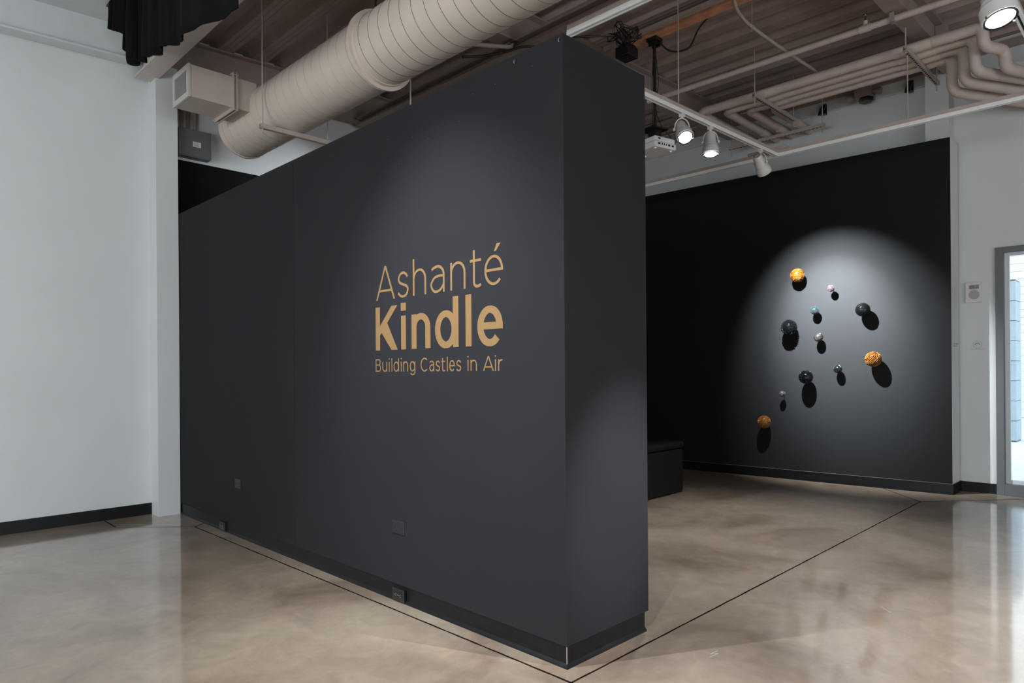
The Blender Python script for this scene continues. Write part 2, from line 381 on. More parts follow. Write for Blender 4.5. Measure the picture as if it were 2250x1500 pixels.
# panel seams and nail holes of the partition face
b = MB()
for yy in (4.89,): b.box((PX-.0006, yy-.0012, .11), (PX, yy+.0012, PT))
wall('trim_4', b, M['jet'])

# ---- steel beams
def ibeam(name, p, q, depth, fwid, m, label, follow=True, tf=.018, tw=.012, zt=None):
    p, q = Vector(p), Vector(q); dr = (q-p); dr.z = 0; s = Vector((-dr.y, dr.x, 0)).normalized()
    b = MB()
    def bar(w, z0, z1):
        vs = []
        for e in (p, q):
            top = deckz(e.x)-.002 if zt is None else zt
            for sx, zz in ((-w/2, z0), (w/2, z0), (w/2, z1), (-w/2, z1)): vs.append(Vector((e.x, e.y, top))+s*sx+Vector((0, 0, zz)))
        b.add(vs, [(0, 1, 2, 3), (7, 6, 5, 4), (0, 4, 5, 1), (1, 5, 6, 2), (2, 6, 7, 3), (3, 7, 4, 0)])
    bar(fwid, -tf, 0); bar(tw, -depth+tf, -tf); bar(fwid, -depth, -depth+tf)
    o = b.build(name, m); struct(o, label); return o
ibeam('beam_left', (X0, 7.48, 0), (2.13, 7.48, 0), 0.36, 0.15, M['wbeam'], 'white steel beam along the top of the left wall')
ibeam('beam_rear', (2.32, 7.48, 0), (X1, 7.48, 0), 0.40, 0.15, M['steel'], 'brown steel beam along the top of the rear wall')
ibeam('beam_overhead', (2.225, Y0, 0), (2.225, 7.50, 0), 0.50, 0.185, M['beamA'], 'taupe steel beam running overhead to the white column')
ibeam('beam_middle', (2.33, 4.72, 0), (X1, 4.72, 0), 0.34, 0.17, M['steel'], 'brown steel beam crossing above the partition')
bt = ibeam('beam_right', (2.33, 1.93, 0), (9.09, 1.93, 0), 0.31, 0.16, M['steel'], 'brown steel beam crossing to the white pilaster at the right')
pl = MB()
pl.box((8.35, 1.80, 4.84), (8.37, 1.92, 5.10)).box((8.75, 1.80, 4.84), (8.77, 1.92, 5.10))
for xx in (8.45, 8.62):
    for zz in (4.92, 5.04): pl.lathe([(.022, 0), (.022, .02), (.012, .02), (.012, .035)], (xx, 1.925, zz), (0, -1, 0), 8)
pl.build('connection_plate', M['steel'], bt)
ibeam('beam_girt', (4.72, 2.1, 0), (4.72, 7.39, 0), 0.10, 0.16, M['steel'], 'brown steel angle running above the partition top', zt=4.64)

# ================================================================== LETTERING ON THE PARTITION
LY, LX = 3.7692, PX-.0012
class Glyph:
    def __init__(self): self.b = MB(); self.k = 0
    def poly(self, pts):
        self.k += 1; x = LX-self.k*.00015
        self.b.prism([(x, LY-s, z) for s, z in pts], (LX+.001-x, 0, 0))
    def stroke(self, pts, w, ring=False):
        P = [Vector((p[0], p[1])) for p in pts]; n = len(P); Lf, Rt = [], []; self.k += 1; x = LX-self.k*.00015
        ws = w if isinstance(w, list) else [w]*n
        for i in range(n):
            a = (P[i]-P[i-1]).normalized() if i else None; c = (P[i+1]-P[i]).normalized() if i < n-1 else None
            if ring and (a is None or c is None): a, c = (P[0]-P[-2]).normalized(), (P[1]-P[0]).normalized()
            if a is None: t, k = c, 1
            elif c is None: t, k = a, 1
            else: t = (a+c).normalized(); k = 1/max(.5, t.dot(c))
            nn = Vector((-t.y, t.x))*ws[i]/2*k; Lf.append(P[i]+nn); Rt.append(P[i]-nn)
        vs = [(x, LY-p.x, p.y) for p in Lf]+[(x, LY-p.x, p.y) for p in Rt]
        vs += [(LX+.001, LY-p.x, p.y) for p in Lf]+[(LX+.001, LY-p.x, p.y) for p in Rt]
        fs = []
        for i in range(n-1):
            fs += [(i, i+1, n+i+1, n+i), (2*n+i, 3*n+i, 3*n+i+1, 2*n+i+1), (i, 2*n+i, 2*n+i+1, i+1), (n+i, n+i+1, 3*n+i+1, 3*n+i)]
        if not ring: fs += [(0, n, 3*n, 2*n), (n-1, 2*n-1, 4*n-1, 3*n-1)]
        self.b.add(vs, fs)
def arc(cx, cz, rx, rz, a0, a1, n=22):
    return [(cx+rx*math.cos(math.radians(a0+(a1-a0)*i/n)), cz+rz*math.sin(math.radians(a0+(a1-a0)*i/n))) for i in range(n+1)]
def sp2(pts, n=6): return [(p.x, p.y) for p in spline([(a, c, 0) for a, c in pts], n)]
def glyph(ch, l, r, base, xh, cap, asc, w, wh):
    """l,r: letter extents; base/xh/cap/asc: heights; w: vertical stem width, wh: horizontal stroke width"""
    G = Glyph(); W_ = r-l; X, C, A = base+xh, base+cap, base+asc; ov = wh*.12
    L_, R_ = l+w/2, r-w/2; mid = (l+r)/2
    def st(x, z0, z1): G.poly([(x-w/2, z0), (x+w/2, z0), (x+w/2, z1), (x-w/2, z1)])
    def bar(x0, x1, z): G.poly([(x0, z-wh/2), (x1, z-wh/2), (x1, z+wh/2), (x0, z+wh/2)])
    def dia(x0, z0, x1, z1, ww): G.poly([(x0, z0), (x0+ww, z0), (x1+ww, z1), (x1, z1)])
    if ch == 'A':
        ww = w*1.10; dia(l, base, mid-ww/2, C, ww); dia(r-ww, base, mid-ww/2, C, ww)
        zb = base+cap*.27; k = (W_/2-ww/2)*.27; bar(l+k+ww*.5, r-k-ww*.5, zb)
    elif ch == 'K':
        ww = w*1.30; st(L_, base, C); xs = l+w*.98; z0 = base+cap*.335
        m = (C-z0)/(r-xs); zl = lambda x: z0+m*(x-xs)
        G.poly([(xs, z0), (r, C), (r-ww, C), (xs, C-m*(r-ww-xs))])
        xa = xs+.10*(r-xs); xb = xa+ww*.78
        G.poly([(xa, zl(xa)), (r-ww*1.02, base), (r+w*.02, base), (xb+ww*.12, zl(xb)+cap*.08), (xa, zl(xa)+cap*.1)])
    elif ch in 'hn':
        st(L_, base, A if ch == 'h' else X)
        zs = base+xh*.60
        G.stroke([(p[0], p[1]) for p in arc(mid, zs, W_/2-w/2, X+ov-wh/2-zs, 172, 0)]+[(R_, base)], [wh+(w-wh)*min(1, abs(i-11)/11) for i in range(23)]+[w])
    elif ch == 'u':
        st(R_, base, X); zs = base+xh*.40
        G.stroke([(L_, X)]+arc(mid, zs, W_/2-w/2, zs-(base-ov+wh/2), 180, 352), w)
    elif ch in 'il':
        st(mid, base, X if ch == 'i' else A)
        if ch == 'i':
            dw = w*1.08; G.poly([(mid-dw/2, A-dw*.92), (mid+dw/2, A-dw*.92), (mid+dw/2, A), (mid-dw/2, A)])
    elif ch in 'dg':
        if ch == 'd': st(R_, base, A)
        cz = (base+X)/2; pts = arc((l+r-w*.25)/2, cz, (W_-w*.25)/2-w/2, xh/2+ov-wh/2, 0, 360, 44)
        G.stroke(pts, [wh+(w-wh)*abs(math.cos(2*math.pi*i/44)) for i in range(45)], True)
        if ch == 'g':
            G.stroke([(R_, X)]+arc(mid, base-xh*.03, W_/2-w/2, xh*.27, 0, -150), w)
    elif ch == 'e':
        cz = (base+X)/2; bar(l+w*.7, r-w*.35, cz+xh*.01)
        pts = arc(mid, cz, W_/2-w/2, xh/2+ov-wh/2, 0, 318, 44)
        G.stroke(pts, [wh+(w-wh)*abs(math.cos(math.radians(318*i/44))) for i in range(45)])
        G.poly([(r-w, cz+xh*.01-wh/2), (r-.001*0, cz+xh*.01-wh/2), (r, cz+xh*.04), (r-w, cz+xh*.04)])
    elif ch == 'é':
        glyph_e = glyph('e', l, r, base, xh, cap, asc, w, wh); G.b = glyph_e.b; G.k = glyph_e.k
        G.poly([(mid+W_*.02, X+xh*.13), (mid+W_*.13, X+xh*.13), (mid+W_*.38, X+xh*.38), (mid+W_*.17, X+xh*.38)])
    elif ch == 's':
        N_ = [(.93, .80), (.78, .93), (.50, 1.0), (.20, .93), (.05, .75), (.18, .59), (.50, .505), (.84, .42), (.97, .26), (.82, .07), (.50, 0), (.20, .05), (0, .17)]
        G.stroke(sp2([(l+w*.45+(W_-w*.9)*a, base-ov+wh/2+(xh+2*ov-wh)*c) for a, c in N_]), w*.97)
    elif ch == 'a':
        zs = base+xh*.64
        G.stroke(sp2([(l+W_*.10, base+xh*.86), (l+W_*.28, base+xh*.94)], 4)[:-1]+arc(mid, zs, W_/2-w/2, X+ov-wh/2-zs, 112, 0)+[(R_, base)], w)
        N_ = [(1, .60), (.62, .60), (.26, .54), (0, .30), (.14, .07), (.42, 0), (.76, .08), (1, .27)]
        G.stroke(sp2([(L_+(W_-w)*a, base-ov+wh/2+(xh-wh/2)*c) for a, c in N_]), wh)
    elif ch == 't':
        xs = l+W_*.36; T = base+cap*.95
        bar(l, r, base+xh*.95-wh*.2)
        G.stroke([(xs, T), (xs, base+xh*.22)]+sp2([(xs+W_*.03, base+xh*.10), (xs+W_*.20, base+wh*.42), (xs+W_*.40, base+wh*.40), (r-W_*.02, base+wh*.85)], 5), w)
    elif ch == 'B':
        st(L_, base, C); zm = base+cap*.53
        for z0, z1, rr in ((base, zm, r), (zm, C, r-W_*.08)):
            h2 = (z1-z0)/2; ins = wh/2 if z0 == base else 0; ie = wh/2 if z1 == C else 0
            G.stroke([(L_, z0+ins)]+arc(rr-w/2-h2*.62, (z0+ins+z1-ie)/2, h2*.62, (z1-ie-z0-ins)/2, -90, 90, 14)+[(L_, z1-ie)], wh)
    elif ch == 'C':
        G.stroke(arc(mid+W_*.06, base+cap/2, W_/2+W_*.03-w/2, cap/2+ov-wh/2, 47, 313, 36), w)
    elif ch == 'r':
        st(L_, base, X); G.stroke(sp2([(L_, base+xh*.50), (l+W_*.38, base+xh*.86), (r, X-wh*.4)], 6), w)
    return G
lt = thing('wall_lettering', 'large gold exhibition title lettering on the charcoal partition', 'lettering', (LX, 3.17, 1.45))
LINES = [
 ('first_line', 'thin gold letters of the top line', 'Ashanté', 1.909, .159, .217, .224, .0158, .0148,
  [(3.7615,3.5499),(3.5224,3.4042),(3.3618,3.2301),(3.1892,3.0563),(3.0045,2.8718),(2.8332,2.742),(2.7145,2.5686)]),
 ('second_line', 'heavy gold letters of the middle line', 'Kindle', 1.5845, .2105, .2805, .290, .0495, .0385,
  [(3.7692,3.5262),(3.4888,3.4364),(3.3783,3.1925),(3.1481,2.9353),(2.873,2.8254),(2.7752,2.5737)]),
 ('third_line', 'small thin gold letters of the bottom line', 'BuildingCastlesinAir', 1.4465, .0625, .0815, .0845, .0080, .0076,
  [(3.772,3.7133),(3.6951,3.6426),(3.6237,3.6143),(3.5944,3.5851),(3.5701,3.5128),(3.4936,3.4846),(3.4677,3.4168),(3.3993,3.343),(3.292,3.2203),(3.2049,3.1584),(3.1443,3.1036),(3.0918,3.0577),(3.0403,3.0326),(3.0192,2.97),(2.9578,2.9133),(2.8596,2.8506),(2.8345,2.7815),(2.7321,2.6451),(2.6368,2.6285),(2.6121,2.5779)])]
for nm, lab, txt, base, xh, cap, asc, w, wh, ext in LINES:
    le = bpy.data.objects.new(nm, None); COL.objects.link(le); le.parent = lt; le['_o'] = lt['_o']; le['label'] = lab
    for ch, (a, c) in zip(txt, ext):
        glyph(ch, LY-a, LY-c, base, xh, cap, asc, w, wh).b.build('letter', M['gold'], le)

# ================================================================== SMALL FITTINGS ON THE PARTITION
def cover_plate(y0, y1, z0, z1, label):
    t = thing('cover_plate', label, 'cover plate', (PX, (y0+y1)/2, (z0+z1)/2), 'blank cover plates on the partition')
    MB().box((PX-.006, y0, z0), (PX, y1, z1)).build('plate', M['plate'], t, bevel=.003)
    for yy in (y0+.028, y1-.028): MB().lathe([(.004, 0), (.004, .002), (.001, .0026)], (PX-.006, yy, (z0+z1)/2), (-1, 0, 0), 10).build('screw', M['plate'], t)
cover_plate(3.468, 3.594, .424, .508, 'charcoal blank cover plate below the gold lettering')
cover_plate(5.880, 6.003, .424, .510, 'charcoal blank cover plate towards the far left end of the partition')
def outlet(y0, y1, z0, z1, label):
    t = thing('power_outlet', label, 'outlet', (PX, (y0+y1)/2, z0), 'outlets in the partition base')
    MB().box((PX-.016, y0, z0), (PX+.01, y1, z1)).build('plate', M['outlet'], t, bevel=.002)
    yc, zc = (y0+y1)/2, (z0+z1)/2
    for s in (-1, 1):
        MB().box((PX-.019, yc+s*.024-.015, zc-.013), (PX-.016, yc+s*.024+.015, zc+.013)).build('socket', M['outlet'], t, bevel=.002)
    for s in (-1, 1):
        m_ = MB()
        for dy, dz_ in ((-.006, .006), (-.006, -.006), (.009, 0)): m_.box((PX-.0196, yc+s*.024+dy-.0022, zc+dz_-.0022), (PX-.019, yc+s*.024+dy+.0022, zc+dz_+.0022))
        m_.build('contact', M['screw'], t)
    MB().lathe([(.003, 0), (.003, .002)], (PX-.016, yc, zc), (-1, 0, 0), 8).build('screw', M['screw'], t)
outlet(3.459, 3.585, .006, .084, 'black power outlet in the partition base under the nearer cover plate')
outlet(6.211, 6.334, .012, .084, 'black power outlet in the partition base near the white column')
def hook(y, z, label):
    t = thing('wall_hook', label, 'hook', (PX, y, z), 'hooks at the top of the partition')
    MB().box((PX-.003, y-.008, z-.010), (PX, y+.008, z+.010)).build('plate', M['plate'], t)
    MB().tube(spline([(PX-.004, y, z), (PX-.010, y-.003, z-.004), (PX-.012, y-.004, z-.014), (PX-.008, y-.004, z-.018)], 4), .0018, 6).build('hook', M['steel'], t)
hook(2.470, 3.055, 'small metal hook on the partition top edge away from the corner')
hook(2.165, 3.062, 'small metal hook beside the top corner of the partition')
# nail holes and specks left on the painted face
b = MB()
for yy, zz in ((2.80, 2.98), (2.92, 2.86), (3.36, 2.88), (3.62, 2.93), (3.20, 2.83), (3.98, 3.0), (4.3, 2.98), (4.62, 3.0), (2.62, 2.98), (2.35, 2.99), (3.5, 2.75)):
    b.lathe([(.0025, 0), (.0015, .001)], (PX, yy, zz), (-1, 0, 0), 6)
wall('trim_5', b, M['ebox'])

# ================================================================== CEILING: DUCT
DX, DZ, DR = 3.075, 3.994, 0.275
YE, YR, YN = 7.06, 4.53, -1.0
ad = thing('air_duct', 'large beige spiral air duct slung above the partition', 'duct', (DX, YE, DZ))
def ductseg(name, ya, yb, r, seam_pitch=0.132, seam=None):
    b = MB(); n = 64; ny = max(2, int(abs(yb-ya)/.5))
    b.tube([(DX, ya+(yb-ya)*i/ny, DZ) for i in range(ny+1)], r, n, 0)
    # helical lock seam: a fine raised ridge wound round the sheet
    vs, fs = [], []; turns = abs(yb-ya)/seam_pitch; steps = int(turns*48)
    for i in range(steps+1):
        a = 2*math.pi*i/48; yy = ya+(yb-ya)*i/steps
        for dy, dr in ((-.0028, .0002), (0, .0022), (.0028, .0002)): vs.append((DX+(r+dr)*math.cos(a), yy+dy, DZ+(r+dr)*math.sin(a)))
        if i:
            k = 3*i; fs += [(k-3, k-2, k+1, k), (k-2, k-1, k+2, k+1)]
    b.add(vs, fs, 1)
    return b.build(name, [M['duct'], seam or M['seam']], ad, smooth=True)
ductseg('duct_section', YE, YR+.03, DR, seam=M['seam2'])
ductseg('duct_section', YR-.03, YN, DR)
b = MB(); b.lathe([(DR-.01, -.05), (DR+.006, -.05), (DR+.006, -.012), (DR+.035, -.012), (DR+.035, .012), (DR+.006, .012), (DR+.006, .05), (DR-.01, .05)], (DX, YR, DZ), (0, 1, 0), 64, cap=False)
b.build('coupling_flange', M['duct'], ad, smooth=True)
b = MB(); b.lathe([(DR+.006, -.02), (DR+.006, .008), (DR-.02, .012), (.001, .012)], (DX, YE, DZ), (0, 1, 0), 64)
b.build('end_cap', M['duct'], ad, smooth=True)
# rectangular supply branch with grille
BX0, BX1, BY0, BY1, BZ0, BZ1 = 2.242, 2.875, 6.34, 6.73, 3.935, 4.225
bx = MB(); bx.box((BX0+.02, BY0, BZ0), (BX1, BY1, BZ1)); bxo = bx.build('supply_branch', M['ductbox'], ad, bevel=.003)
fr_ = MB(); e = .045
fr_.box((BX0, BY0-.004, BZ0-.004), (BX0+.02, BY0+e, BZ1+.004)).box((BX0, BY1-e, BZ0-.004), (BX0+.02, BY1+.004, BZ1+.004)).box((BX0, BY0+e, BZ0-.004), (BX0+.02, BY1-e, BZ0+e)).box((BX0, BY0+e, BZ1-e), (BX0+.02, BY1-e, BZ1+.004))
fr_.build('grille_frame', M['grille'], bxo)
sl = MB(); nb = 16
for i in range(nb):
    yy = BY0+e+(BY1-BY0-2*e)*(i+.5)/nb
    sl.prism([(BX0+.004, yy-.002, BZ0+e), (BX0+.004, yy+.002, BZ0+e), (BX0+.02, yy+.007, BZ0+e), (BX0+.02, yy+.003, BZ0+e)], (0, 0, BZ1-BZ0-2*e))
sl.build('grille_vane', M['grille'], bxo)
MB().box((BX0+.0195, BY0+e, BZ0+e), (BX0+.0205, BY1-e, BZ1-e)).build('grille_opening', M['dark'], bxo)
# bolted flange round the branch
fl = MB(); FX, h = 2.655, .034
for dx in (-.020, .012):
    fl.box((FX+dx, BY0-h, BZ0-h), (FX+dx+.008, BY0, BZ1+h)).box((FX+dx, BY0, BZ0-h), (FX+dx+.008, BY1, BZ0)).box((FX+dx, BY1, BZ0-h), (FX+dx+.008, BY1+h, BZ1+h)).box((FX+dx, BY0, BZ1), (FX+dx+.008, BY1, BZ1+h))
fl.box((FX-.012, BY0-.008, BZ0-.008), (FX+.012, BY1+.008, BZ1+.008))
fl.build('branch_flange', M['strut'], bxo)
for yy, zz in ((BY0-h/2, BZ0-h/2), (BY0-h/2, BZ1+h/2), (BY1+h/2, BZ0-h/2), (BY1+h/2, BZ1+h/2)): MB().tube([(FX-.035, yy, zz), (FX+.035, yy, zz)], .008, 8).build('bolt', M['strut'], bxo)

def strut_channel(b, p, q, w=.042, h=.042, slots=False, lip=.010):
    """open-bottomed slotted steel channel"""
    p, q = Vector(p), Vector(q); dr = (q-p).normalized(); s = Vector((-dr.y, dr.x, 0)); up = Vector((0, 0, 1)); t = .004
    def sec(o0, o1, z0, z1, a=p, c=q, mi=0):
        vs = [e+s*o+up*z for e in (a, c) for o, z in ((o0, z0), (o1, z0), (o1, z1), (o0, z1))]
        b.add(vs, [(0, 1, 2, 3), (7, 6, 5, 4), (0, 4, 5, 1), (1, 5, 6, 2), (2, 6, 7, 3), (3, 7, 4, 0)], mi)
    sec(-w/2, -w/2+t, 0, h); sec(w/2-t, w/2, 0, h); sec(-w/2+t, -w/2+lip, h-t, h); sec(w/2-lip, w/2-t, h-t, h)
    sec(-w/2+t, w/2-t, 0, t)
    if slots:
        L = (q-p).length; n = int(L/.052)
        for i in range(n):
            c = p+dr*(.03+i*.052); sec(-.008, .008, -.0012, .0002, c, c+dr*.028, 1)
def trapeze(label, p, q, rods, group, slots=True, w=.042):
    t = thing('pipe_hanger', label, 'hanger', p, group)
    b = MB(); strut_channel(b, p, q, w, .042, slots); b.build('strut', [M['strut'], M['dark']], t)
    for (x, y, z0) in rods:
        MB().tube([(x, y, z0), (x, y, deckz(x)+.02)], .0065, 8).build('rod', M['strut'], t)
        MB().lathe([(.012, 0), (.012, .01)], (x, y, p[2]-.012), (0, 0, 1), 6).build('nut', M['strut'], t)
trapeze('beige trapeze hanger under the air duct', (2.745, 5.99, DZ-DR-.042), (3.46, 5.985, DZ-DR-.042), [(2.77, 5.99, 3.64), (3.43, 5.985, 3.64)], 'trapeze hangers', slots=False)
tag(MB().tube([(3.52, 4.75, 3.70), (3.52, 4.75, deckz(3.52)+.02)], .0065, 8).build('hanger_rod', M['strut'], origin=(3.52, 4.75, 3.70)), 'thin hanger rod under the duct just above the partition top', 'rod')
tag(MB().tube([(3.26, 4.9, DZ+DR-.02), (3.262, 4.885, 4.6), (3.268, 4.87, deckz(3.27)+.02)], .008, 8).build('cable', M['cable'], origin=(3.26, 4.9, DZ+DR)), 'black cable dropping from the deck onto the air duct', 'cable')

# ================================================================== CEILING: PIPES
ZP, RP = 4.65, 0.052
pl_lab = ['topmost insulated pipe of the four, its right end stepping down twice', 'second insulated pipe of the four counted from the top', 'third insulated pipe of the four counted from the top', 'lowest insulated pipe of the four, next to the far wall']
px_ = [7.66, 7.84, 8.00, 8.17]; ey = [4.33, 4.08, 3.86, 3.62]; dy_ = [1.37, 1.47, 1.59, 1.73]
right = [
 [(7.66, 1.37, 4.47), (7.92, 1.24, 4.47), (7.92, 1.24, 4.30), (9.25, .62, 4.30)],
 [(7.84, 1.47, 4.32), (9.25, .68, 4.30)],
 [(8.00, 1.59, 4.30), (9.25, .86, 4.27)],
 [(8.17, 1.73, 4.29), (9.25, 1.08, 4.25)]]
for i in range(4):
    t = thing('insulated_pipe', pl_lab[i], 'pipe', (px_[i], ey[i], ZP), 'insulated pipes under the ceiling')
    path = [(9.325, ey[i], ZP), (px_[i], ey[i], ZP), (px_[i], dy_[i], ZP)]+right[i]
    MB().tube(fillet(path, .11, 8), RP, 20).build('pipe', M['pipe'], t, smooth=True)
    for yy in (3.51, 1.96):
        b = MB(); n = 12; vs, fs = [], []
        for e_ in (yy-.17, yy+.17):
            for rr in (RP+.002, RP+.006):
                for k in range(n+1):
                    a = math.radians(-90-105+210*k/n); vs.append((px_[i]+rr*math.cos(a), e_, ZP+rr*math.sin(a)))
        m1 = n+1
        for k in range(n):
            fs += [(m1+k, m1+k+1, 3*m1+k+1, 3*m1+k), (k, 2*m1+k, 2*m1+k+1, k+1), (k, k+1, m1+k+1, m1+k), (2*m1+k, 3*m1+k, 3*m1+k+1, 2*m1+k+1)]
        fs += [(0, m1, 3*m1, 2*m1), (n, 2*m1+n, 3*m1+n, m1+n)]
        if yy > 3 and ey[i] < 3.7: continue
        b.add(vs, fs); b.build('saddle', M['pipeS'], t, smooth=True)
    b = MB(); b.tube([(8.86, ey[i], ZP), (9.06, ey[i], ZP)], RP+.006, 20); b.build('saddle', M['pipeS'], t, smooth=True)
ZS = ZP-RP-.006-.044
trapeze('slotted trapeze hanger under the four pipes, nearer the partition', (7.42, 3.51, ZS), (8.56, 3.51, ZS), [(7.45, 3.51, ZS-.10), (8.52, 3.51, ZS-.06)], 'trapeze hangers')
trapeze('slotted trapeze hanger under the four pipes, nearer the entrance', (7.42, 1.965, ZS), (8.60, 1.955, ZS), [(8.56, 1.956, ZS-.07), (7.45, 1.965, ZS-.02)], 'trapeze hangers')
trapeze('slotted trapeze hanger under the pipe ends beside the far wall', (8.98, 3.30, ZS), (8.98, 4.62, ZS), [(8.98, 3.33, ZS-.08), (8.98, 4.58, ZS-.10)], 'trapeze hangers')

sp = thing('sprinkler_pipe', 'long thin brown sprinkler pipe crossing under the deck', 'pipe', (7.0, 4.5, 4.70))
MB().tube([(7.02, 4.66, 4.71), (7.0, 1.0, 4.70), (7.0, -5.9, 4.70)], .030, 14).build('pipe', M['pipe'], sp, smooth=True)
MB().lathe([(.036, -.05), (.036, .05)], (7.0, 2.19, 4.70), (0, 1, 0), 14).lathe([(.022, 0), (.022, .05)], (7.0, 2.19, 4.72), (0, 0, 1), 10).build('tee', M['pipe'], sp, smooth=True)
MB().lathe([(.012, 0), (.010, .03), (.004, .035), (.004, .06), (.022, .062), (.022, .066)], (7.0, 2.19, 4.77), (0, 0, 1), 10).build('sprinkler_head', M['chrome'], sp)
MB().tube([(7.0, 1.95, 4.70), (7.0, 1.95, 4.80)], .008, 8).box((6.965, 1.93, 4.665), (7.035, 1.97, 4.674)).box((6.962, 1.93, 4.665), (6.968, 1.97, 4.75)).box((7.032, 1.93, 4.665), (7.038, 1.97, 4.75)).build('clamp', M['steel'], sp)

cd = thing('conduit', 'bent thin conduit curving down across the ceiling', 'conduit', (6.3, 3.0, 4.75))
MB().tube(spline([(5.62, 2.62, 4.90), (5.70, 2.85, 4.80), (5.84, 2.93, 4.77), (6.10, 2.985, 4.77), (6.36, 3.0, 4.77), (7.0, 2.985, 4.77), (7.80, 2.96, 4.78), (8.6, 2.95, 4.80)], 8), .017, 10).build('tube', M['strut'], cd, smooth=True)
MB().tube([(6.32, 3.0, 4.72), (6.32, 3.0, deckz(6.32)-.002)], .005, 6).lathe([(.023, -.012), (.023, .012)], (6.32, 3.0, 4.77), (1, 0, 0), 12).build('clamp', M['strut'], cd)
tag(MB().tube([(5.572, 3.364, 3.90), (5.572, 3.364, deckz(5.57)+.02)], .006, 8).build('hanger_rod', M['strut'], origin=(5.572, 3.364, 3.90)), 'thin rod holding the lighting track beside the projector', 'rod')
tag(MB().tube([(7.505, 1.965, 3.90), (7.505, 1.965, ZS-.02)], .006, 8).build('hanger_rod', M['strut'], origin=(7.505, 1.965, 3.90)), 'thin rod holding the lighting track below the pipe hanger at right', 'rod')

# wood plank and channels that carry the projector
tag(MB().box((5.94, 1.2, 4.880), (6.06, 4.15, 4.925)).build('wood_plank', M['wood'], origin=(6, 2.6, 4.9), bevel=.003), 'bare orange wood plank under the deck at the projector mount', 'plank')
b = MB(); strut_channel(b, (5.87, 1.2, 4.885), (5.87, 4.45, 4.885)); tag(b.build('steel_channel', [M['strut'], M['dark']], origin=(5.87, 2.8, 4.885)), 'grey steel channel beside the bare wood plank', 'channel')

# ================================================================== LIGHTING TRACKS
ZT = 3.83
def track(label, p, q, loc_extra=None):
    t = thing('lighting_track', label, 'track', p, 'lighting tracks')
    p, q = Vector(p), Vector(q); dr = (q-p).normalized(); s = Vector((-dr.y, dr.x, 0)); up = Vector((0, 0, 1))
    def sec(b, o0, o1, z0, z1, mi=0):
        vs = [e+s*o+up*z for e in (p, q) for o, z in ((o0, z0), (o1, z0), (o1, z1), (o0, z1))]
        b.add(vs, [(0, 1, 2, 3), (7, 6, 5, 4), (0, 4, 5, 1), (1, 5, 6, 2), (2, 6, 7, 3), (3, 7, 4, 0)], mi)
    b = MB(); sec(b, -.022, -.008, 0, .036); sec(b, .008, .022, 0, .036); sec(b, -.008, .008, .022, .036); sec(b, -.0245, -.022, .010, .016); sec(b, .022, .0245, .010, .016)
    b.build('rail', M['track'], t)
    b = MB(); sec(b, -.008, .008, .014, .022); b.build('slot', M['dark'], t)
    b = MB(); sec(b, -.019, .019, .036, .072); b.build('channel', M['strut'], t)
    return t
track('white lighting track parallel to the black gallery wall', (7.52, 7.3, ZT), (7.52, -4.0, ZT))
track('white lighting track carrying the three lamps at centre right', (3.9, 3.40, ZT), (7.50, 3.285, ZT))
track('white lighting track above the top corner of the partition', (3.715, 3.13, ZT), (3.715, -3.5, ZT))
track('white lighting track at the top right corner of the view', (3.76, .81, ZT), (7.50, .83, ZT))
track('white lighting track in front of the charcoal partition, above the camera', (.75, 6.4, ZT+.3), (.75, -3.5, ZT+.3))
tag(MB().box((7.485, 3.17, ZT+.073), (7.60, 3.62, ZT+.105)).build('junction_box', M['strut'], origin=(7.52, 3.3, ZT+.073), bevel=.004), 'pinkish beige junction box where the two tracks meet', 'box')

